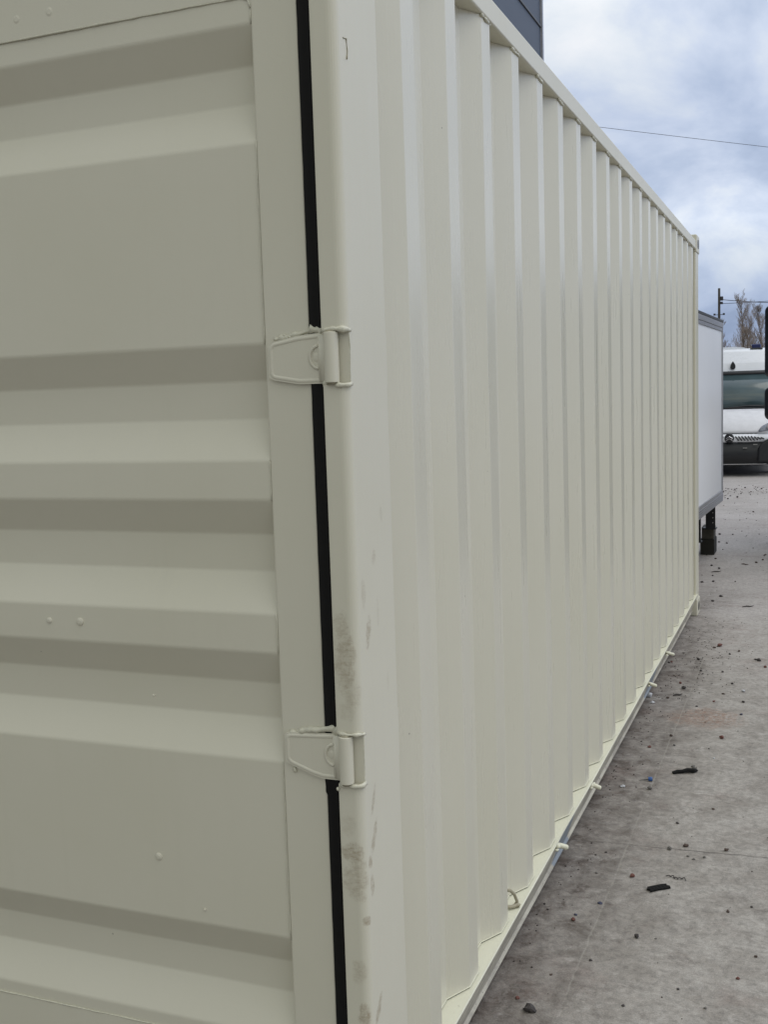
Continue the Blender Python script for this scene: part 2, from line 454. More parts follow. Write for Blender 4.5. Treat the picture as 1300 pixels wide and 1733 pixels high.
for a, b_ in zip(rows, rows[1:]):
    for k in range(len(prof) - 1):
        bm.faces.new((a[k], a[k + 1], b_[k + 1], b_[k]))
# thickness
bmesh.ops.recalc_face_normals(bm, faces=bm.faces)
side = obj('side_panel', bm, M['side'], CT, smooth=True)
sol = side.modifiers.new('thick', 'SOLIDIFY'); sol.thickness = .002; sol.offset = 0; sol.use_rim = False
wnm = side.modifiers.new('wn', 'WEIGHTED_NORMAL'); wnm.weight = 100
bm = bmesh.new()
prism(bm, [(-W - XO - (x - XO) - 0 * y if False else -W - x, y) for x, y in wall_profile()], 'z', .156, 2.4915, cap=False, closed=False)
o = obj('side_panel', bm, M['side'], CT); s2 = o.modifiers.new('thick', 'SOLIDIFY'); s2.thickness = .002; s2.offset = 0
# weld bead at foot of the wall and between the outer flats and the top rail
bm = bmesh.new()
sub = [(x + .0015, y, .158) for x, y in prof]
tube(bm, sub, .0016, 5)
obj('weld_bead', bm, M['ledge'], CT, smooth=True)
for i in range(20):
    e = Y0 + PT * i; bm = bmesh.new()
    bead(bm, [(XO + .003, e - .078, 2.490), (XO + .004, e - .036, 2.4875), (XO + .001, e + .006, 2.490)], .0036, .5, seed=i)
    obj('weld_bead', bm, M['bead'], CT, smooth=True)
# rails
def top_rail(x0, x1, name='top_rail'):
    bm = bmesh.new()
    prism(bm, fillet([(x0, 2.492), (x1, 2.492), (x1, 2.5525), (x0, 2.5525)], .006, 3, True), 'y', .14, 5.90)
    return obj(name, bm, M['paint'], CT, smooth=True, wn=True)
top_rail(-.060, 0.0); top_rail(-W, -W + .060)
def bottom_rail(sx, ox):
    P = [(-.075, .1535), (.0035, .1535), (.0060, .150), (.0015, .145), (-.0340, .042), (-.0285, .034), (-.0290, .030), (-.0410, .030), (-.045, .042), (-.012, .139), (-.075, .143)]
    bm = bmesh.new()
    n = 60
    rings = []
    for k in range(n + 1):
        y = .150 + (5.90 - .150) * k / n
        rg = []
        for i, (u, v) in enumerate(P):
            w = .0022 * noise.noise(Vector((y * 2.1, i * .4, 2))) if 0 < i < 9 else 0
            rg.append(bm.verts.new((ox + sx * (u + w), y, v + w * .5)))
        rings.append(rg)
    m_ = len(P)
    for a, b_ in zip(rings, rings[1:]):
        for k in range(m_): bm.faces.new((a[k], a[(k + 1) % m_], b_[(k + 1) % m_], b_[k]))
    bm.faces.new(rings[0][::-1]); bm.faces.new(rings[-1])
    return obj('bottom_rail', bm, M['rail'], CT)
br = bottom_rail(1, 0); bottom_rail(-1, -W)
# bolts that poke out over the rail
for (y, z, ln, tilt) in ((1.549, .128, .030, .25), (2.133, .122, .032, -.2), (3.603, .118, .036, -.1), (4.29, .112, .038, .1)):
    bm = bmesh.new()
    a = Vector((-.012, y - .012, z + .012)); b_ = Vector((ln, y + tilt * .04, z - .004))
    tube(bm, [a, a.lerp(b_, .5), a.lerp(b_, .9), b_], [.0085, .0088, .0086, .006], 10)
    blob(bm, a + Vector((.012, 0, -.002)), .012, 2, (1, 1.1, .7), .5, y)
    blob(bm, a + Vector((.012, -.015, -.012)), .007, 1, (1, 1.4, .7), .5, y + 3)
    obj('lashing_stud', bm, M['ledge'], br, smooth=True)
# lashing ring welded on the ledge
bm = bmesh.new()
yr = 1.045
tube(bm, [(-.004, yr + .014, .150), (-.006, yr + .016, .170), (-.012, yr + .010, .192), (-.020, yr - .002, .207), (-.027, yr - .012, .210)], .0046, 8)
tube(bm, [(-.002, yr + .014, .162), (-.014, yr - .004, .161), (-.028, yr - .016, .163), (-.034, yr - .012, .166)], .0052, 8)
blob(bm, (-.006, yr + .010, .160), .009, 2, (1, 1.2, .8), .5, 9)
obj('lashing_ring', bm, M['gap'], br, smooth=True)
# corner posts and castings
def casting(x0, x1, y0, y1, z0, z1, side, near):
    bm = bmesh.new()
    box(bm, x0, x1, y0, y1, z0, z1, .009, 3)
    o = obj('corner_casting', bm, M['paint'], CT, smooth=True, wn=True)
    # oval hole: black plug on the side face stands for the shade inside
    bm = bmesh.new()
    xf = x1 if side > 0 else x0
    ym = (y0 + y1) / 2; zm = (z0 + z1) / 2
    pts = []
    for k in range(20):
        a = 2 * math.pi * k / 20
        pts.append((ym + (.016 if math.cos(a) > 0 else -.016) + .022 * math.cos(a), zm + .030 * math.sin(a)))
    prism(bm, pts, 'x', xf - .01 * side, xf + .0015 * side)
    obj('casting_hole', bm, M['black'], o)
for (z0, z1) in ((0.0, .118), (2.473, 2.591)):
    ex = .006
    casting(-.155, ex, -.006, .172, z0, z1, 1, 1)
    casting(-.155, ex, 5.886, L, z0, z1, 1, 0)
    casting(-W - ex, -W + .155, -.006, .172, z0, z1, -1, 1)
    casting(-W - ex, -W + .155, 5.886, L, z0, z1, -1, 0)
# near right post: rounded corner, cut away where the hinges sit
HZ = (2.374, 1.6495, .925, .2005)
post_full = fillet([(-.0486, 0.0), (0, 0), (0, .1878), (-.034, .1878), (-.075, .150), (-.075, .034), (-.0486, .034)], [.003, .017, .004, 0, 0, 0, 0], 6, True)
post_cut = [(-.0486, .0345), (-.040, .0345), (-.040, .0115), (-.0006, .0115), (0, .013), (0, .1878), (-.034, .1878), (-.075, .150), (-.075, .0345)]
segs = []; z = .1175
for h in sorted(HZ):
    segs.append((z, h - .0475, 0)); segs.append((h - .0475, h + .0475, 1)); z = h + .0475
segs.append((z, 2.4735, 0))
bm = bmesh.new()
for (a, b_, cut) in segs:
    prism(bm, post_cut if cut else post_full, 'z', a, b_, cap=True)
post = obj('corner_post', bm, M['post'], CT)
for k, h in enumerate(HZ):
    r = .0030
    for s, amp in ((1, .6), (-1, .9)):
        bm = bmesh.new(); zz = h + s * .0475
        bead(bm, [(-.046, .004, zz), (-.040, -.001, zz), (-.022, -.003, zz + s * .001), (-.008, 0, zz), (0.000, .006, zz), (.0005, .0145, zz - s * .001)], r * 1.4, amp, .004, seed=k * 3 + s)
        obj('weld_bead', bm, M['bead'], post, smooth=True)
    bm = bmesh.new(); bead(bm, [(.000, .013, h - .046), (.000, .013, h + .046)], .0013, .6, .006, seed=k)
    obj('weld_bead', bm, M['bead'], post, smooth=True)
# the scuff below the top of the post
bm = bmesh.new()
bead(bm, [(.0004, .030, 2.190), (.0004, .044, 2.192), (.0004, .047, 2.172), (.0004, .043, 2.158)], .0011, .8, .004, seed=3)
obj('paint_scuff', bm, M['gap'], post, smooth=True)
bm = bmesh.new()
prism(bm, fillet([(-W + .0486, 0), (-W, 0), (-W, .1878), (-W + .034, .1878), (-W + .075, .150), (-W + .075, .034), (-W + .0486, .034)], [.003, .017, .004, 0, 0, 0, 0], 5, True), 'z', .1175, 2.4735)
obj('corner_post', bm, M['post'], CT)
for s, ox in ((1, 0), (-1, -W)):
    bm = bmesh.new()
    pl = fillet([(0, 5.874), (0, 6.052), (-.12, 6.052), (-.12, 6.02), (-.046, 5.935), (-.046, 5.885)], [.012, .02, 0, 0, 0, 0], 5, True)
    prism(bm, [(ox + s * u, v) for u, v in pl], 'z', .1175, 2.4735)
    obj('corner_post', bm, M['paint'], CT)
# end wall, roof, floor, header and sill
bm = bmesh.new()
pe = [(-.10, 6.0)]
x = -.16
while x > -W + .30:
    pe += [(x, 6.0), (x - .03, 6.04), (x - .14, 6.04), (x - .17, 6.0)]; x -= .25
pe += [(-W + .10, 6.0)]
prism(bm, pe, 'z', .13, 2.50, cap=False, closed=False)
o = obj('end_panel', bm, M['paint'], CT); s2 = o.modifiers.new('thick', 'SOLIDIFY'); s2.thickness = .002
for (z0, z1) in ((.012, .13), (2.50, 2.58)):
    bm = bmesh.new(); box(bm, -W + .156, -.156, 5.96, 6.05, z0, z1, .004)
    obj('end_rail', bm, M['paint'], CT)
bm = bmesh.new()
poly = [(.10, 2.560)]
y = .2
while y < 5.75:
    poly += [(y, 2.560), (y + .02, 2.575), (y + .11, 2.575), (y + .13, 2.560)]; y += .209
poly += [(5.96, 2.560), (5.96, 2.552), (.10, 2.552)]
prism(bm, poly, 'x', -W + .058, -.058)
obj('roof', bm, M['paint'], CT)
bm = bmesh.new(); box(bm, -W + .08, -.08, .10, 5.95, .125, .150)
obj('floor', bm, M['timber'], CT)
bm = bmesh.new(); box(bm, -W + .156, -.156, .004, .10, 2.485, 2.585, .005)
obj('door_header', bm, M['paint'], CT, wn=True)
bm = bmesh.new(); box(bm, -W + .156, -.156, .004, .10, .01, .13, .005)
obj('door_sill', bm, M['paint'], CT, wn=True)
# vent near the far top corner
bm = bmesh.new()
box(bm, -.045, -.012, 5.395, 5.475, 2.335, 2.445, .006)
vt = obj('vent', bm, M['paint'], CT, wn=True)
bm = bmesh.new(); box(bm, -.040, -.014, 5.405, 5.465, 2.325, 2.3345)
obj('vent_opening', bm, M['black'], vt)

# doors
YD = .020
BANDS = [(2.238, 2.176, 2.110, 2.035), (1.681, 1.615, 1.544, 1.469), (1.396, 1.328, 1.257, 1.182), (1.108, 1.041, .973, .899), (.550, .484, .420, .342)]
def make_door(s, ox):
    X = lambda u: ox + s * u
    xa, xb, xp = -.0795, -1.2150, -.1709           # hinge edge, free edge, sheet edge
    zt, zb_, st, sb = 2.470, .135, 2.283, .314
    bm = bmesh.new()
    def fbox(u0, u1, z0, z1, b=.0045):
        box(bm, min(X(u0), X(u1)), max(X(u0), X(u1)), YD, YD + .05, z0, z1, b, 3)
    fbox(xp, xa, zb_, zt); fbox(xb, xb + .0914, zb_, zt)
    fbox(xb + .0916, xp - .0002, st, zt, .002); fbox(xb + .0916, xp - .0002, zb_, sb, .002)
    d = obj('door', bm, M['door'], CT, wn=True)
    # corrugated sheet in (z, y)
    pz = [(st + .01, YD + .0022)]; rr = [0]
    for (a, b_, c, e) in BANDS:
        pz += [(a, YD + .0022), (b_, YD + .0362), (c, YD + .0362), (e, YD + .0022)]; rr += [.020, .016, .016, .020]
    pz += [(sb - .01, YD + .0022)]; rr += [0]
    pz = fillet(pz, rr, 6)
    bm = bmesh.new()
    us = [xb + .0865 + (xp + .003 - xb - .0865) * k / 26 for k in range(27)]
    rows = []
    for u in us:
        rows.append([bm.verts.new((X(u), y + .0018 * noise.noise(Vector((u * 2.6, z * 2.1, 0))), z)) for (z, y) in pz])
    for a, b_ in zip(rows, rows[1:]):
        for k in range(len(pz) - 1): bm.faces.new((a[k], a[k + 1], b_[k + 1], b_[k]))
    obj('door_sheet', bm, M['door'], d, smooth=True, wn=True)
    # seam beads round the sheet and drops of paint on it
    bm = bmesh.new()
    fr = YD + .0008
    cr = .020
    bead(bm, [(X(xb + .092), fr, st), (X(xp - cr), fr, st), (X(xp - .004), fr, st - .006), (X(xp), fr, st - cr)], .0019, .35, .02, seed=1)
    obj('weld_bead', bm, M['bead'], d, smooth=True)
    for i, (z0, z1) in enumerate(((st - cr, 2.236), (2.037, 1.679), (1.471, 1.394), (1.184, 1.106), (.901, .548), (.344, sb))):
        bm = bmesh.new(); bead(bm, [(X(xp), fr, z0), (X(xp), fr, z1)], .0011, .5, .018, seed=i + 5)
        obj('weld_bead', bm, M['bead'], d, smooth=True)
    bm = bmesh.new(); bead(bm, [(X(xb + .092), fr, sb), (X(xp), fr, sb)], .0019, .35, .02, seed=2)
    obj('weld_bead', bm, M['bead'], d, smooth=True)
    if s > 0:
        for (u, z, r) in ((-.676, 2.321, .0105), (-.599, 2.323, .0115), (-.694, 1.147, .0065), (-.618, 1.148, .0085), (-.461, .676, .0085), (-.452, 1.008, .003), (-.36, .58, .003)):
            bm = bmesh.new()
            tube(bm, [(u, YD + .004, z), (u, YD + .0006, z), (u, YD - .0004, z)], [r, r * .9, r * .62], 16)
            tube(bm, [(u, YD - .0001, z), (u, YD - .0010, z)], [r * .62, r * .45], 12)
            obj('rivet', bm, M['door'], d, smooth=False)
    # hinges
    for k, h in enumerate(HZ):
        mirror = 1 if k != 2 else -1
        bm = bmesh.new()
        yf = YD - .006
        if True:
            out = [(-.161, .027), (-.150, .033), (-.100, .0415), (-.055, .0445), (-.038, .0445), (-.038, -.0445), (-.100, -.0445), (-.150, -.036), (-.161, -.031)]
        if k == 2:
            out = [(-.161, .034), (-.150, .037), (-.100, .0395), (-.055, .0425), (-.038, .0425), (-.038, -.0455), (-.085, -.0455), (-.105, -.041), (-.148, -.026), (-.161, -.020)]
        prism(bm, [(X(u), h + v) for u, v in fillet(out, .004, 3, True)], 'y', yf - .001, YD + .004)
        hg = obj('hinge', bm, M['paint'], d)
        bm = bmesh.new()
        # raised rim, root web and pressed boss
        up = [(u, v) for u, v in out if v > 0]; dn = [(u, v) for u, v in out if v < 0][::-1]
        ins = .0058
        cu = sum(u for u, v in out) / len(out)
        loop = [(-.044, up[-1][1] - ins)] + [(max(u, -.161 + ins), v - ins) for u, v in up[::-1][1:]] + [(max(u, -.161 + ins), v + ins) for u, v in dn[:-1]] + [(-.044, dn[-1][1] + ins)]
        loop = fillet(loop, .011, 5)
        tube(bm, [(X(u), yf + .0034, h + v) for u, v in loop], .0058, 12)
        prism(bm, [(X(u), yf + 1e-4 + w) for u, w in fillet([(-.064, 0), (-.058, -.0045), (-.054, -.0055), (-.047, -.008), (-.042, -.004), (-.038, .012), (-.05, .006), (-.064, .004)], .002, 2, True)], 'z', h - .041, h + .0395)
        ring = []
        for q in range(13):
            a = math.pi / 2 + math.pi * q / 12
            ring.append((X(-.060 + .0175 * math.cos(a)), yf - .0006, h + .002 + .0200 * math.sin(a)))
        tube(bm, ring, .0034, 8)
        blob(bm, (X(-.066), yf + .0, h + .002), .009, 2, (.8, .25, 1.1), .1, 2)
        obj('hinge_web', bm, M['paint'], hg, smooth=True, wn=True)
        # weld build-up on top of the blade
        bm = bmesh.new()
        bead(bm, [(X(-.150), YD - .002, h + .036), (X(-.120), YD - .003, h + .042), (X(-.085), YD - .003, h + .047), (X(-.060), YD - .002, h + .050), (X(-.050), YD - .001, h + .049)], .0048, .75, .004, seed=k * 7 + 2)
        bead(bm, [(X(-.078), YD - .001, h + .0475), (X(-.052), YD - .002, h + .0485)], .0058, .9, .004, seed=k * 5 + 1)
        for q in range(4):
            blob(bm, (X(-.135 + q * .006), YD - .004, h + .041 + .003 * math.sin(q * 2)), .0022, 1, (1, .8, 1), .4, q)
        obj('weld_bead', bm, M['bead'], hg, smooth=True)
        bm = bmesh.new()
        cxx, cyy = -.0300, .0000
        tube(bm, [(X(cxx), cyy, h - .0440), (X(cxx), cyy, h - .0425), (X(cxx), cyy, h + .0425), (X(cxx), cyy, h + .0440)], [.0120, .0132, .0132, .0120], 28)
        obj('hinge_barrel', bm, M['paint'], hg, smooth=True, wn=True)
        bm = bmesh.new()
        tube(bm, [(X(cxx), cyy, h - .0474), (X(cxx), cyy, h + .0474)], .0095, 16)
        obj('hinge_pin', bm, M['gap'], hg, smooth=True)
        if k == 2:
            bm = bmesh.new(); blob(bm, (X(-.145), YD - .002, h - .036), .0045, 2, (.8, .8, 1.2), .2, 1)
            obj('paint_drip', bm, M['bead'], hg, smooth=True); bm = bmesh.new(); blob(bm, (X(-.0475), -.004, h - .055), .0032, 1, (1, 1, 1.3), .2, 1)
            obj('paint_drip', bm, M['bead'], hg, smooth=True)
    # gasket: a ribbed lip between door edge and post
    bm = bmesh.new()
    n = 420
    P = [(-.0800, .0400), (-.0796, .0185), (-.0772, .0160), (-.0700, .0150), (-.0640, .0165), (-.0590, .0150), (-.0520, .0155), (-.0480, .0180), (-.0470, .0400)]
    rings = []
    for k in range(n + 1):
        z = .135 + (2.470 - .135) * k / n
        w = (-.0035 + .002 * noise.noise(Vector((0, 7, z * 260))) if .848 < z < .880 else 0) + .0012 * noise.noise(Vector((0, 0, z * 2.4))) + .0006 * noise.noise(Vector((0, 3, z * 25)))
        rings.append([bm.verts.new((X(u + (w if 0 < i < 5 else 0)), v, z)) for i, (u, v) in enumerate(P)])
    for a, b_ in zip(rings, rings[1:]):
        for k in range(len(P) - 1): bm.faces.new((a[k], a[k + 1], b_[k + 1], b_[k]))
    bm.faces.new(rings[0]); bm.faces.new(rings[-1])
    obj('door_gasket', bm, M['rubber'], d, smooth=True)
make_door(1, 0); make_door(-1, -W)
bm = bmesh.new(); box(bm, -1.2225, -1.2155, .03, .06, .135, 2.47)
obj('door_gasket', bm, M['rubber'], CT)

# ------------------------------------------------------------------ white box body behind the container
BX = empty('box_body', (-.063, 8.90, 0), -math.atan2(.042, 1.0))
tag(BX, 'white panelled vehicle box body with grey metal edging standing on blocks behind the container', 'box body')
zb, zt, LB, WB = .50, 2.165, 2.62, 2.05
bm = bmesh.new(); box(bm, -WB, -.004, -LB, -.004, zb + .02, zt - .02, .006)
obj('wall_panel', bm, M['white_grp'], BX, wn=True)
bm = bmesh.new()
zz = zb
for h in (.022, .018, .018, .018, .030):
    box(bm, -.030, .006 + .003 * (h < .02), -LB, 0, zz, zz + h - .003, .002); zz += h
box(bm, -.02, .004, -LB, 0, zb, zz, 0)
obj('bottom_trim', bm, M['alu'], BX)
bm = bmesh.new()
box(bm, -.030, .008, -LB, 0, zt - .050, zt - .004, .003); box(bm, -.020, .004, -LB, 0, zt - .082, zt - .052, .003)
obj('top_trim', bm, M['alu'], BX)
bm = bmesh.new(); box(bm, -.045, .006, -.030, .008, zb - .004, zt, .006)
obj('corner_trim', bm, M['alu'], BX, wn=True)
bm = bmesh.new(); box(bm, -WB - .01, .010, -LB, .012, zt - .002, zt + .022, .004)
obj('roof', bm, M['dark_alu'], BX)
for (x0, x1, y0, y1, z0, z1) in ((-.122, -.035, -.235, -.228, .262, .50), (-.205, -.135, -.46, -.452, .165, .45)):
    bm = bmesh.new()
    box(bm, x0, x1, y0, y1, z0, z1); box(bm, x0, x0 + .008, y0 + .006, y1 + .16, z0, z1); box(bm, x0 - .03, x1 + .004, y0 - .002, y1 + .10, z0 - .008, z0 + .004)
    br_ = obj('mounting_bracket', bm, M['black'], BX)
    for k in range(3):
        bm = bmesh.new(); zc_ = z0 + .055 + k * .047
        tube(bm, [(x1 - .022, y0 + .002, zc_), (x1 - .022, y0 - .006, zc_)], .005, 8)
        obj('bolt', bm, M['bolt'], br_)
SB = empty('timber_block_stack', (-.19, 8.76, 0))
bm = bmesh.new(); box(bm, -.062, .066, -.01, .26, .0, .150, .006)
TB = obj('timber_block', bm, M['dtimber'], None)
bpy.data.objects.remove(SB)
TB.location = (-.19, 8.76, 0)
tag(TB, 'dark damp timber block lying on the ground under the box body', 'timber block')
bm = bmesh.new(); box(bm, -.050, .060, .0, .22, .1505, .262, .005)
o = obj('timber_block', bm, M['timber'], None); o.location = (-.19, 8.76, 0)
tag(o, 'paler brown timber offcut stacked on the dark block under the box body', 'timber block')
for yy, xx, pl_ in ((6.7, -1.6, 'near left'), (6.7, -.62, 'near right'), (8.5, -1.6, 'far left')):
    bm = bmesh.new(); box(bm, -.10, .10, -.12, .12, 0, .498, .006)
    o = obj('timber_prop', bm, M['timber'], None); o.location = (xx, yy, 0)
    tag(o, 'tall timber prop under the %s corner of the white box body' % pl_, 'timber prop', 'timber props under the box body')

# ------------------------------------------------------------------ white van
def make_van():
    V = empty('parked_van', (-.65, 18.0, 0), R(2.0))
    tag(V, 'white high roof van facing the camera, parked behind the box body', 'van')
    hw = .93
    # front skin rows: (z, y)   bowed in plan
    def skin(rows, nx=24, bow=.13, u0=-1, u1=1, wtop=1.0, wbot=1.0):
        bm = bmesh.new(); g = []
        for j, (z, y) in enumerate(rows):
            f = j / (len(rows) - 1); w = hw * (wbot + (wtop - wbot) * f)
            g.append([bm.verts.new((w * u, y + bow * abs(u) ** 2.6, z)) for u in [u0 + (u1 - u0) * i / nx for i in range(nx + 1)]])
        for a, b_ in zip(g, g[1:]):
            for i in range(nx): bm.faces.new((a[i], a[i + 1], b_[i + 1], b_[i]))
        return bm
    def solid(name, bm, m, par=V, th=.02):
        o = obj(name, bm, m, par, smooth=True); s = o.modifiers.new('t', 'SOLIDIFY'); s.thickness = th; s.offset = 0
        return o
    # body shell: side profile swept across, slightly narrower upwards
    P = [(.16, .30), (.14, .60), (.17, .735), (.64, 1.15), (.72, 1.185), (1.18, 1.825), (1.27, 1.99), (1.46, 2.22), (1.70, 2.262), (5.2, 2.262), (5.3, 2.15), (5.3, .32)]
    P = fillet(P, [.01, .02, .03, .03, 0, .03, .05, .10, .06, .08, .05, .02], 3, True)
    bm = bmesh.new(); rg = []
    for u in (-1, -.985, -.94, -.8, -.5, 0, .5, .8, .94, .985, 1):
        row = []
        for (y, z) in P:
            w = hw * (1 - .075 * max(0, (z - 1.1) / 1.1) ** 1.4); e = abs(u)
            inset = .05 if e == 1 else (.015 if e > .98 else 0)
            yy = min(y + inset + .13 * e ** 2.6 * (1 if y < 3 else 0), 5.3 - inset)
            row.append(bm.verts.new((w * u, yy, z - (inset if z > 2.1 else 0))))
        rg.append(row)
    for a, b_ in zip(rg, rg[1:]):
        for i in range(len(P)): bm.faces.new((a[i], a[(i + 1) % len(P)], b_[(i + 1) % len(P)], b_[i]))
    bm.faces.new(rg[0]); bm.faces.new(rg[-1])
    obj('body', bm, M['van'], V, smooth=True, wn=True)
    solid('bumper', skin([(.215, .06), (.24, .0), (.40, -.03), (.59, .01), (.60, .06)]), M['plastic'])
    b = skin([(.20, .02), (.222, -.01)], bow=.12, u0=-.66, u1=.66); solid('bumper_lip', b, M['chrome'], V, .008)
    for u0, u1 in ((.50, 1.0), (-1.0, -.50)):
        bm = bmesh.new(); nx = 10; g = []
        for j in range(9):
            f = j / 8; row = []
            for i in range(nx + 1):
                u = u0 + (u1 - u0) * i / nx; e = abs(u)
                top = .48 + .23 * min(1, max(0, (e - .50) / .32)) ** .55
                row.append(bm.verts.new((hw * u * 1.01, -.045 + .13 * e ** 2.6 + .02 * f, .25 + (top - .25) * f)))
            g.append(row)
        for a, b_ in zip(g, g[1:]):
            for i in range(nx): bm.faces.new((a[i], a[i + 1], b_[i + 1], b_[i]))
        solid('bumper_corner', bm, M['plastic'])
    solid('grille_panel', skin([(.597, .02), (.66, .0), (.735, .04)], u0=-.86, u1=.86), M['van'])
    for s in (-1, 1):
        bm = bmesh.new()
        for k in range(9):
            u = s * (.13 + k * .052); sh = .030 * (-s); hgt = .040 if k < 6 else .040 - (k - 5) * .009
            tube(bm, [(u * hw / .93 + sh, -.016 + .13 * abs(u) ** 2.6, .664 + hgt), (u * hw / .93 - sh, -.016 + .13 * abs(u) ** 2.6, .664 - hgt)], .0125, 6)
        obj('grille_slots', bm, M['plastic'], V)
    bm = bmesh.new(); tube(bm, [(0, .01, .672), (0, -.022, .672), (0, -.030, .672)], [.082, .080, .070], 24)
    em = obj('emblem', bm, M['plastic'], V)
    for dz in (.012, -.022):
        bm = bmesh.new()
        tube(bm, [(-.052, -.032, .655 + dz), (0, -.040, .690 + dz), (.052, -.032, .655 + dz)], .0085, 6)
        obj('emblem_chevron', bm, M['chrome'], em)
    solid('bonnet', skin([(.745, .05), (.80, .07), (.95, .20), (1.10, .42), (1.152, .56)], bow=.14, u0=-.93, u1=.93, wtop=.92), M['cover'])
    b = skin([(.734, .035), (.752, .045)], u0=-.50, u1=.50); solid('bonnet_gap', b, M['plastic'], V, .012)
    solid('windscreen', skin([(1.185, .66), (1.50, .885), (1.822, 1.125)], bow=.14, u0=-.90, u1=.90, wtop=.97), M['glass'])
    solid('windscreen_header', skin([(1.775, 1.08), (1.835, 1.12)], bow=.14, u0=-.90, u1=.90, wtop=.97), M['plastic'], V, .03)
    bm = bmesh.new()
    for i in range(2):
        x0 = -.75 + i * .72
        tube(bm, [(x0, .62, 1.19), (x0 + .35, .645, 1.215), (x0 + .70, .70, 1.205)], .013, 6)
    box(bm, -.80, .80, .60, .68, 1.155, 1.192, .01)
    obj('wiper', bm, M['plastic'], V)
    for s in (-1, 1):
        bm = bmesh.new(); g = []
        for i in range(9):
            f = i / 8; u = .52 + .42 * f; z0 = .775 + .06 * f; z1 = .80 + .20 * f ** .6
            y = .03 + .14 * u ** 2.6 + .05 * f
            g.append([bm.verts.new((s * hw * u, y - .018 + .08 * t_, z0 + (z1 - z0) * t_)) for t_ in (0, .5, 1)])
        for a, b_ in zip(g, g[1:]):
            for i in range(2): bm.faces.new((a[i], a[i + 1], b_[i + 1], b_[i]))
        hl = solid('headlight', bm, M['lens'], V, .02)
        bm = bmesh.new(); tube(bm, [(s * .66, .10, .87), (s * .66, .055, .865)], [.045, .05], 16); obj('lamp_bowl', bm, M['chrome'], hl)
        bm = bmesh.new(); box(bm, min(s * 1.12, s * .99), max(s * 1.12, s * .99), .95, 1.05, 1.22, 1.55, .03)
        mr = obj('door_mirror', bm, M['plastic'], V)
        bm = bmesh.new(); box(bm, min(s * .86, s * 1.0), max(s * .86, s * 1.0), .98, 1.02, 1.28, 1.32); obj('mirror_arm', bm, M['plastic'], mr)
        for y in (1.0, 4.1):
            bm = bmesh.new(); tube(bm, [(s * .70, y, .31), (s * .72, y, .31), (s * .90, y, .31), (s * .92, y, .31)], [.27, .31, .31, .27], 28)
            wh = obj('wheel', bm, M['tyre'], V); bm = bmesh.new(); tube(bm, [(s * .915, y, .31), (s * .925, y, .31)], .17, 20); obj('rim', bm, M['alu'], wh)
    # teardrop marker on the roof cap
    bm = bmesh.new(); pts = []
    for k in range(20):
        a = 2 * math.pi * k / 20; r = .040
        zz = math.cos(a); pts.append((.018 + .058 * math.sin(a) * math.sin(a / 2), 1.950 + .075 * zz))
    prism(bm, pts, 'y', 1.185, 1.26); obj('marker_lamp', bm, M['plastic'], V)
    bm = bmesh.new(); box(bm, .34, .50, 1.55, 1.72, 2.245, 2.335, .02); bl = obj('beacon', bm, M['blue_lens'], V)
    bm = bmesh.new(); box(bm, .31, .53, 1.53, 1.74, 2.235, 2.262, .01); obj('beacon_base', bm, M['dark_alu'], bl)
    bm = bmesh.new(); prism(bm, fillet([(-.62, 2.25), (-.5, 2.292), (.02, 2.30), (.2, 2.28), (.27, 2.25)], .01, 2, True), 'y', 1.66, 3.2); obj('roof_pod', bm, M['van'], V)
    bm = bmesh.new()
    for (x, z) in ((.26, .50), (.43, .56)): box(bm, x - .035, x + .035, -.055, -.03, z - .006, z + .006, .003)
    obj('bumper_pale_bars', bm, M['bolt'], V)  # two small pale bars on the bumper face
    bm = bmesh.new(); box(bm, -.84, .84, .2, 5.1, .24, .34); obj('chassis', bm, M['black'], V)
    return V
make_van()

# ------------------------------------------------------------------ lorry at the right edge: only its mirrors reach into the picture
LV = empty('lorry', (.102, 9.82, 0), R(-45))
tag(LV, 'dark lorry at the right edge, only its black mirror housings showing', 'lorry')
bm = bmesh.new()
x0, x1 = .66, 3.00
prism(bm, fillet([(-.05, .45), (-.10, 1.2), (.05, 2.40), (.25, 2.68), (1.5, 2.70), (1.5, .45)], .08, 4, True), 'x', x0, x1)
obj('cab', bm, M['navy'], LV)
bm = bmesh.new(); prism(bm, [(-.090, 1.40), (.017, 2.25), (.05, 2.25), (-.05, 1.40)], 'x', x0 + .12, x1 - .12); obj('windscreen', bm, M['glass'], LV)
bm = bmesh.new(); box(bm, x0 - .01, x1 + .01, -.20, .1, .30, .62, .05); obj('bumper', bm, M['plastic'], LV)
bm = bmesh.new(); box(bm, x0 + .35, x1 - .35, -.13, 0, .75, 1.15, .03); obj('grille', bm, M['black'], LV)
bm = bmesh.new(); box(bm, x0 - .02, x1 + .02, 1.9, 6.6, 1.0, 1.12, .01); obj('flat_bed', bm, M['timber'], LV)
bm = bmesh.new(); box(bm, x0 + .5, x1 - .5, .6, 6.5, .55, .995); obj('chassis', bm, M['black'], LV)
for s, xx in ((1, x0 + .02), (-1, x1 - .27)):
    for yy in (.75, 5.9):
        bm = bmesh.new(); tube(bm, [(xx, yy, .46), (xx + .03, yy, .46), (xx + .24, yy, .46), (xx + .25, yy, .46)], [.42, .46, .46, .42], 32)
        obj('wheel', bm, M['tyre'], LV)
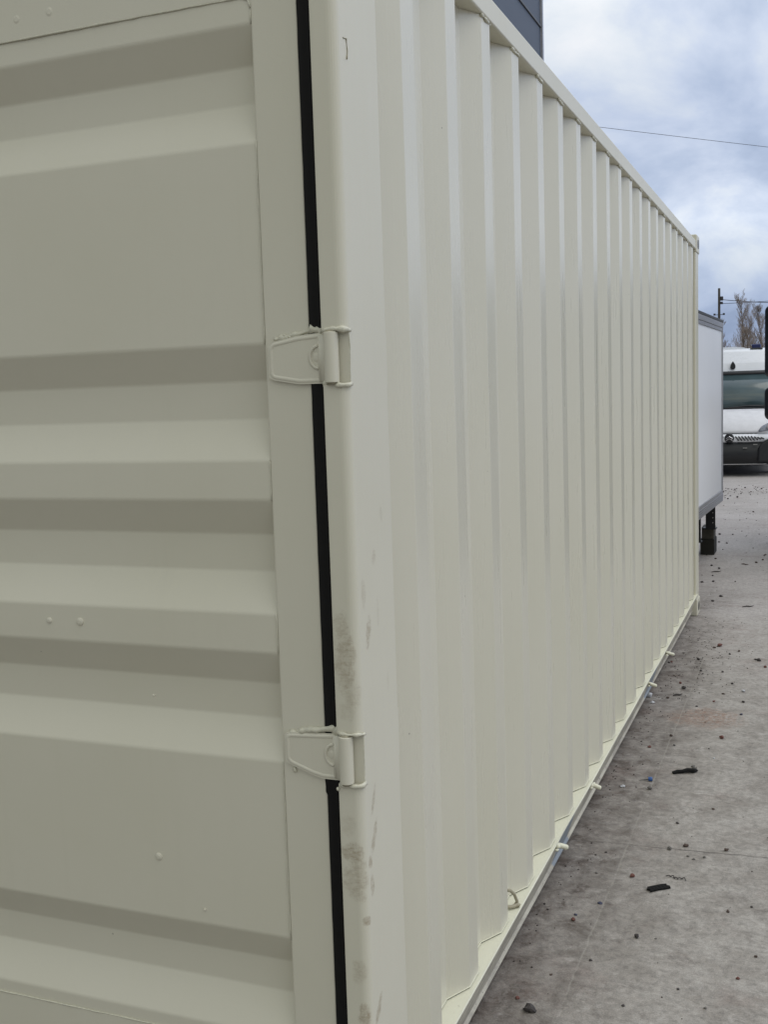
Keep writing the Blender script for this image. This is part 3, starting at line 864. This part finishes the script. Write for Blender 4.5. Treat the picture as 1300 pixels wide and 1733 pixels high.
for mx, sg in ((.268, 1), (3.392, -1)):
    for (z0, z1) in ((1.645, 2.347), (1.228, 1.556)):
        bm = bmesh.new(); xa, xb2 = (mx, mx + .24) if sg > 0 else (mx - .24, mx)
        box(bm, xa, xb2, -.05, .11, z0, z1, .060, 5)
        mo = obj('mirror', bm, M['plastic'], LV, smooth=True, wn=True)
        bm = bmesh.new(); box(bm, xa + .03, xb2 - .03, .1105, .1135, z0 + .035, z1 - .035, .0); obj('mirror_glass', bm, M['glass'], mo)
    bm = bmesh.new()
    xm = mx + sg * .17; xe = (x0 + .02) if sg > 0 else (x1 - .02)
    tube(bm, [(xe, .30, 2.30), (xm, .02, 2.28), (xm, .02, 1.30), (xe, .12, 1.22)], .014, 8)
    obj('mirror_arm', bm, M['black'], LV)

# ------------------------------------------------------------------ dark clad building
def clad_mat():
    m, t, b, co = mat_base('slate_blue_cladding')
    n = t.noise(t.vscale(co, (.6, .6, 3)), 1, 4, .6)
    t.set(b, 'Base Color', t.mix(n, (0.044, 0.060, 0.090), (0.056, 0.075, 0.108)))
    b.inputs['Roughness'].default_value = .62
    return m
BL = empty('industrial_building', (-6.0, 27.1, 0))
tag(BL, 'tall slate blue clad building rising above the container roof', 'building')
bm = bmesh.new(); box(bm, -16, 0, -24, 0, 0, 15.0)
obj('wall', bm, clad_mat(), BL)
bm = bmesh.new()
for k in range(1, 15): box(bm, -15.9, .035, -23.95, -.06, k * 1.0 - .02, k * 1.0 + .02)
obj('cladding_joint', bm, M['dark_alu'], BL)
bm = bmesh.new(); box(bm, -.08, .06, -.055, .07, 0, 15.05); obj('corner_trim', bm, M['alu'], BL)
bm = bmesh.new(); box(bm, -16.1, .12, -24.1, .12, 15.051, 15.35); obj('roof_edge', bm, M['alu'], BL)

# ------------------------------------------------------------------ poles, wires, trees
def pole(loc, h, r, label):
    P = empty('utility_pole', loc); tag(P, label, 'utility pole')
    bm = bmesh.new(); tube(bm, [(0, 0, 0), (0, 0, h * .5), (0, 0, h)], [r * 1.15, r * 1.05, r * .9], 12); obj('pole', bm, M['pole'], P, smooth=True)
    bm = bmesh.new(); tube(bm, [(-.32, 0, h - 1.75), (.32, 0, h - 1.75)], .02, 6); obj('crossarm', bm, M['wire'], P)
    for x in (-.30, .30):
        bm = bmesh.new(); tube(bm, [(x, 0, h - 1.78), (x, 0, h - 1.66)], .07, 10); obj('insulator', bm, M['wire'], P)
    bm = bmesh.new(); box(bm, .08, .26, -.1, .1, h - .82, h - .55, .02); box(bm, .08, .24, -.1, .1, h - 1.06, h - .9, .02); obj('bracket', bm, M['wire'], P)
    return P
pole((-5.376, 75, 0), 8.10, .088, 'dark timber utility pole rising behind the white box body')
pole((11.0, 70, 0), 8.40, .10, 'second timber pole outside the right edge carrying the far ends of the wires')
def cable(name, a, b_, sag, r, label, cat='cable', grp=None):
    a = Vector(a); b_ = Vector(b_); bm = bmesh.new()
    pts = [a.lerp(b_, k / 24) - Vector((0, 0, sag * 4 * (k / 24) * (1 - k / 24))) for k in range(25)]
    tube(bm, pts, r, 5); o = obj(name, bm, M['wire'], None, smooth=True)
    return tag(o, label, cat, grp)
cable('overhead_wire', (-5.25, 75, 7.35), (11, 70, 7.35), .75, .022, 'upper sagging wire running right from the far utility pole', 'wire')
cable('overhead_wire', (-5.25, 75, 7.08), (11, 70, 7.75), .35, .018, 'lower straighter wire running right from the far utility pole', 'wire')
cable('overhead_cable', (-5.95, 27.1, 8.66), (6.5, 33.4, 6.99), 0.03, .006, 'thin cable stretched across the open sky above the container end')
P3 = empty('lamp_column', (6.5, 33.4, 0)); tag(P3, 'tall steel column outside the right edge holding the thin sky cable', 'column')
bm = bmesh.new(); tube(bm, [(0, 0, 0), (0, 0, 7.3)], [.11, .07], 12); obj('shaft', bm, M['alu'], P3, smooth=True)
bm = bmesh.new(); tube(bm, [(0, 0, 0), (0, 0, .6)], .16, 12); obj('base_sleeve', bm, M['alu'], P3, smooth=True)

def bare_tree(loc, h, spread, label, seed):
    rnd = random.Random(seed)
    T = empty('bare_tree', loc); tag(T, label, 'tree', 'bare trees behind the van')
    tr = bmesh.new(); tw = bmesh.new()
    def grow(p, d, ln, r, lv):
        pts = [p]; q = p.copy(); dd = d.copy(); n = 5 if lv < 3 else 3
        for k in range(n):
            dd = (dd + Vector((rnd.uniform(-.10, .10), rnd.uniform(-.10, .10), rnd.uniform(.02, .16) if lv != 1 else rnd.uniform(-.03, .09)))).normalized()
            q = q + dd * ln / n; pts.append(q.copy())
        rads = [max(.0042, r * (1 - .8 * k / n)) for k in range(n + 1)]
        tube(tr if lv < 2 else tw, pts, rads, 6 if lv < 2 else 3, cap=False)
        if lv >= 4: return
        m_ = (26, 7, 5, 3)[lv]
        for k in range(m_):
            f = (.25 if lv == 0 else .12) + .85 * (k + rnd.random()) / m_
            f = min(f, .98); i = min(n - 1, int(f * n)); base = pts[i].lerp(pts[i + 1], f * n - i)
            a = rnd.uniform(0, 2 * math.pi); side_ = Vector((math.cos(a), math.sin(a), 0))
            up = (.62, .8, .6, .5)[lv]
            nd = (side_ * (spread if lv == 0 else .55) + Vector((0, 0, up)) + dd * .25).normalized()
            k0 = h * (.40 - .30 * f) if lv == 0 else ln * .48
            grow(base, nd, k0 * rnd.uniform(.7, 1.2), max(.0045, rads[i] * .42), lv + 1)
    grow(Vector((0, 0, 0)), Vector((0, 0, 1)), h, h * .013, 0)
    obj('trunk', tr, M['bark'], T); obj('crown', tw, M['twig'], T)
    return T
bare_tree((-3.43, 70, 0), 6.5, .55, 'tallest bare tree standing right of the utility pole above the van', 11)
bare_tree((-4.70, 72, 0), 5.3, .8, 'shorter bare tree just right of the pole, left of the tallest tree', 12)
bare_tree((-2.35, 71, 0), 6.1, .7, 'bare tree by the right edge next to the black mirror', 13)
bare_tree((-4.0, 76, 0), 5.0, .9, 'low bushy bare tree half behind the tallest tree', 15)
bare_tree((-3.0, 68, 0), 4.6, .9, 'low wispy bare tree in front of the tallest tree', 21)
bare_tree((-2.0, 77, 0), 5.4, .9, 'bare tree furthest right, mostly hidden by the black mirror', 22)
bare_tree((-9.5, 78, 0), 6.5, .8, 'bare tree hidden behind the white box body', 16)

# ------------------------------------------------------------------ debris on the concrete
SM = {'dark': simple('dark_stone', (0.065, 0.056, 0.052), .8, var=.5, nscale=200, bump=.4), 'red': simple('brick_red_stone', (0.16, 0.065, 0.05), .85, var=.4, nscale=200),
      'grey': simple('grey_stone', (0.15, 0.14, 0.125), .85, var=.4, nscale=200), 'white': simple('white_lump', (0.55, 0.56, 0.58), .5, var=.3, nscale=150),
      'navy': simple('dark_blue_bit', (0.03, 0.035, 0.07), .6), 'brown': simple('brown_stone', (0.09, 0.062, 0.048), .85, var=.4, nscale=200)}
special = {0: 'large dark angular stone near the bottom edge by the rail'}
def stone(x, y, r, kind, flat=.7, name='stone', label=None, seed=1.0, group=True):
    bm = bmesh.new()
    tmp = bmesh.new(); bmesh.ops.create_icosphere(tmp, subdivisions=2, radius=1)
    for v in tmp.verts:
        d = 1 + .32 * noise.cell(v.co * 1.3 + Vector((seed * 3.1, 0, 0))) * .5 + .45 * noise.noise(v.co * 1.2 + Vector((seed, 2, 5)))
        v.co = Vector((v.co.x * 1.15, v.co.y * .95, v.co.z * flat)) * r * d
    zmin = min(v.co.z for v in tmp.verts)
    for v in tmp.verts: v.co.z -= zmin + .0008
    merge(bm, tmp)
    o = obj(name, bm, SM[kind]); o.location = (x, y, 0); o.rotation_euler = (0, 0, seed)
    if label: tag(o, label, name)
    else:
        ad = {'dark': 'small dark', 'red': 'small brick red', 'grey': 'small grey', 'white': 'small whitish', 'navy': 'tiny dark blue', 'brown': 'small brown'}[kind]
        tag(o, ad + ' stone chip lying loose on the concrete', 'stone', ad + ' stones on the concrete')
    return o
# positions in metres, radius in metres
ST = [(.088, .818, .0140, 'dark', .75, 'large dark angular stone near the bottom edge by the rail'),
      (.288, 1.283, .0065, 'dark', .9, 'round dark pebble alone in front of the black rubber strip'),
      (.352, 1.968, .0085, 'brown', .6, 'brown stone lying just behind the joint across the slab'),
      (.302, 1.927, .0075, 'grey', .8, 'pinkish grey pebble right beside the brown stone at the joint'),
      (.214, 1.677, .0080, 'red', .7, 'brick red pebble left of the black rubber strip'),
      (.149, 1.461, .0075, 'navy', .35, 'thin dark flat chip lying on the lengthwise joint'),
      (-.030, 3.800, .0150, 'white', .75, 'crumpled white lump beside the bottom rail')]
for i, (x, y, r, k, fl, lb) in enumerate(ST): stone(x, y, r, k, fl, label=lb, seed=i * 1.7 + .3)
STM = [(0.094,1.363,0.0056,'navy'),(0.094,1.328,0.0074,'red'),(0.156,3.179,0.0090,'brown'),(0.085,2.994,0.0096,'red'),(0.157,2.481,0.0098,'grey'),(0.051,2.476,0.0099,'white'),(0.300,2.764,0.0103,'grey'),(0.373,3.206,0.0112,'red'),(0.364,2.921,0.0053,'white'),(0.121,3.995,0.0131,'dark'),(0.002,3.689,0.0125,'white'),(0.222,5.017,0.0170,'red'),(0.195,4.962,0.0094,'brown'),(0.133,4.643,0.0108,'dark'),(0.354,4.154,0.0083,'dark'),(0.419,4.016,0.0096,'white'),(0.430,3.817,0.0093,'dark'),(0.433,3.598,0.0090,'navy'),(0.462,4.697,0.0125,'dark'),(0.444,4.722,0.0090,'dark'),(0.058,6.452,0.0119,'dark'),(0.100,6.652,0.0140,'dark'),(-0.093,7.243,0.0131,'dark'),(-0.038,7.573,0.0104,'dark'),(-0.009,7.287,0.0101,'dark'),(-0.093,8.102,0.0110,'dark'),(-0.016,7.951,0.0119,'dark'),(-0.093,8.520,0.0114,'brown'),(-0.070,9.555,0.0125,'dark'),(-0.151,9.631,0.0126,'dark'),(-0.192,10.230,0.0133,'dark'),(-0.061,10.247,0.0106,'dark'),(-0.275,14.304,0.0159,'dark'),(-0.384,14.045,0.0157,'dark'),(-0.135,15.118,0.0147,'brown'),(-0.536,15.205,0.0159,'dark'),(0.036,12.426,0.0132,'brown'),(0.271,8.335,0.0122,'brown'),(0.318,8.517,0.0112,'brown'),(0.043,0.866,0.0065,'red'),(0.576,1.144,0.0058,'red'),(0.523,1.522,0.0056,'brown'),(0.588,1.575,0.0049,'dark'),(0.411,2.340,0.0065,'brown'),(0.300,2.164,0.0059,'dark'),(0.388,1.869,0.0062,'grey'),(0.367,1.887,0.0052,'grey'),(0.485,1.974,0.0074,'brown'),(0.420,1.894,0.0052,'grey'),(0.099,1.668,0.0051,'grey'),(0.100,1.838,0.0047,'dark'),(0.064,3.795,0.0079,'brown'),(-0.071,4.339,0.0070,'brown'),(-0.121,4.837,0.0083,'dark'),(0.324,3.944,0.0083,'brown'),(0.291,3.790,0.0075,'red'),(0.287,4.391,0.0083,'dark'),(0.171,4.388,0.0090,'dark'),(0.185,3.048,0.0061,'dark'),(0.092,4.097,0.0086,'red'),(-0.009,4.549,0.0090,'red'),(-0.021,4.532,0.0072,'dark'),(0.218,3.684,0.0074,'dark'),(-0.072,3.896,0.0081,'grey'),(0.342,4.905,0.0081,'brown'),(0.294,4.817,0.0073,'dark'),(0.503,4.554,0.0087,'red'),(-0.383,14.474,0.0134,'dark'),(-0.259,15.803,0.0144,'dark'),(-0.008,15.604,0.0160,'brown'),(-0.260,14.837,0.0127,'dark'),(-0.387,15.500,0.0142,'dark'),(0.187,1.114,0.0052,'dark'),(0.100,1.007,0.0044,'brown'),(0.309,0.917,0.0042,'dark'),(0.507,0.972,0.0041,'grey'),(0.615,1.276,0.0052,'brown'),(0.432,1.041,0.0043,'dark'),(0.341,1.293,0.0039,'grey'),]
ZONES = [(-9, 1.55, 'in the foreground nearer than the black rubber strip'), (1.55, 2.70, 'between the rubber strip and the curled strap'),
         (2.70, 3.45, 'between the curled strap and the rusty patch'), (3.45, 5.9, 'between the rusty patch and the far container corner'),
         (5.9, 8.6, 'between the far container corner and the timber blocks'), (8.6, 11.2, 'on the pale concrete just beyond the timber blocks'), (11.2, 99, 'on the pale concrete close to the white van')]
ADJ = {'dark': 'dark', 'red': 'brick red', 'grey': 'grey', 'white': 'whitish', 'navy': 'dark blue', 'brown': 'brown'}
ORD = ['leftmost', 'second from left', 'third from left', 'fourth from left', 'fifth from left', 'sixth from left', 'seventh from left', 'eighth from left', 'ninth from left', 'tenth from left', 'eleventh from left', 'twelfth from left']
for (za, zc_, zn) in ZONES:
    for kd in ADJ:
        sel = [q for q in STM if q[3] == kd and za <= q[1] < zc_]
        # left to right as seen from the camera
        sel.sort(key=lambda q: (q[0] - .7581) / (q[1] + 1.7366))
        for n_, (x, y, r, k) in enumerate(sel):
            lb = ('small %s stone ' % ADJ[kd] if len(sel) == 1 else '%s small %s stone ' % (ORD[n_], ADJ[kd])) + zn
            o = stone(x, y, r * .86, k, .55 + .3 * ((n_ * 37) % 10) / 10, label=lb, seed=x * 31 + y * 7)
            o['category'] = 'stone'; o['group'] = 'small stones on the concrete'
# flat black strip of rubber with notched ends
bm = bmesh.new()
prism(bm, [(-.040, -.016), (-.034, -.006), (-.042, .001), (-.030, .014), (.020, .016), (.036, .013), (.031, .004), (.038, -.003), (.034, -.015), (-.01, -.014)], 'z', .002, .006)
for k in range(6): box(bm, -.034 + k * .012, -.029 + k * .012, -.012, .012, .0058, .0068)
o = obj('rubber_strip', bm, M['rubber']); o.location = (.306, 1.617, 0); o.rotation_euler = (0, 0, R(38))
tag(o, 'black notched rubber strip lying flat on the concrete', 'rubber strip')
bm = bmesh.new()
pts = [(-.052, -.004, .004), (-.03, .004, .007), (-.01, .000, .009), (.012, -.002, .012), (.034, -.004, .010), (.052, .010, .006)]
for dy, rr in ((0, .007), (.010, .006)): tube(bm, [(x, y + dy + .003 * math.sin(x * 90), z) for x, y, z in pts], [rr * .7, rr, rr * .8, rr * 1.1, rr * 1.2, rr * .7], 7)
o = obj('strap_offcut', bm, M['rubber']); o.location = (.270, 2.706, 0); o.rotation_euler = (0, 0, R(27))
tag(o, 'curled black strap offcut lying behind the blue plug', 'strap')
stone(.292, 2.79, .0085, 'grey', .5, label='flat grey stone touching the far side of the curled black strap', seed=4.4)
P = empty('wall_plug', (.145, 2.573, 0), R(12)); tag(P, 'small blue plastic plug with a thin grey pin', 'plug')
bm = bmesh.new(); tube(bm, [(-.006, 0, .009), (.004, 0, .009), (.010, 0, .009)], [.0075, .009, .008], 12); obj('plug_head', bm, simple('blue_plastic', (.03, .10, .30), .4), P)
bm = bmesh.new(); tube(bm, [(-.006, 0, .008), (-.022, .001, .005), (-.044, -.002, .003)], [.003, .0025, .001], 6); obj('pin', bm, SM['grey'], P)
bm = bmesh.new()
for k in range(5): tube(bm, [(-.012 * k + .02, -.004 + .006 * math.sin(k * 2), .003), (-.012 * k + .012, .002 + .006 * math.cos(k * 2), .006), (-.012 * k + .002, .001, .002)], .0016, 5)
o = obj('twig', bm, SM['dark']); o.location = (.362, 1.704, 0); o.rotation_euler = (0, 0, R(-10))
tag(o, 'tiny black scrap of twigs right of the notched rubber strip', 'twig')
for (x, y, ln, a, lb) in ((.18, 8.217, .075, -38, 'short dark twig on the pale concrete right of the timber blocks'), (-.024, 7.775, .085, 28, 'thin dark twig close to the far container corner'),
                          (.326, 8.81, .10, 80, 'dark bent twig at the right edge level with the timber blocks'), (.316, 6.29, .085, 26, 'grey brown twig on the concrete right of the container foot'),
                          (.107, 3.857, .05, 28, 'thin twig just right of the crumpled white lump')):
    bm = bmesh.new(); tube(bm, [(-ln / 2, 0, .004), (-ln * .15, ln * .05, .007), (ln * .2, -ln * .02, .005), (ln / 2, ln * .06, .008)], [.003, .005, .0045, .002], 6)
    tube(bm, [(0, 0, .006), (ln * .15, ln * .12, .006)], [.003, .0015], 5)
    o = obj('twig', bm, SM['brown' if a < 0 or ln > .09 else 'dark']); o.location = (x, y, 0); o.rotation_euler = (0, 0, R(a)); tag(o, lb, 'twig')
# uncountable grit
rnd = random.Random(5)
bm = bmesh.new()
def grit(x, y, r):
    tmp = bmesh.new(); bmesh.ops.create_icosphere(tmp, subdivisions=1, radius=1)
    for v in tmp.verts: v.co = Vector((v.co.x * r * rnd.uniform(.7, 1.3), v.co.y * r * rnd.uniform(.7, 1.3), v.co.z * r * rnd.uniform(.4, .8) + r * .45))
    bmesh.ops.translate(tmp, verts=tmp.verts, vec=(x, y, 0)); merge(bm, tmp)
for k in range(170): grit(rnd.uniform(.0, .9), .7 + 7 * rnd.random() ** 1.2, rnd.uniform(.0012, .0030))
for k in range(160): grit(rnd.gauss(.16, .10), rnd.gauss(4.6, .55), rnd.uniform(.002, .0045))
for k in range(150): grit(abs(rnd.gauss(0, .05)) - .02, rnd.uniform(1.0, 5.5), rnd.uniform(.0015, .004))
for k in range(260): grit(rnd.uniform(-1.2, 1.2), rnd.gauss(15.2, .5), rnd.uniform(.004, .011))
for k in range(90): grit(rnd.uniform(-.4, 1.2), rnd.uniform(7, 14), rnd.uniform(.003, .008))
tag(obj('grit', bm, simple('mixed_grit', (0.075, 0.06, 0.052), .9, var=.7, nscale=3)), 'fine dark grit scattered over the concrete', None, None, 'stuff')
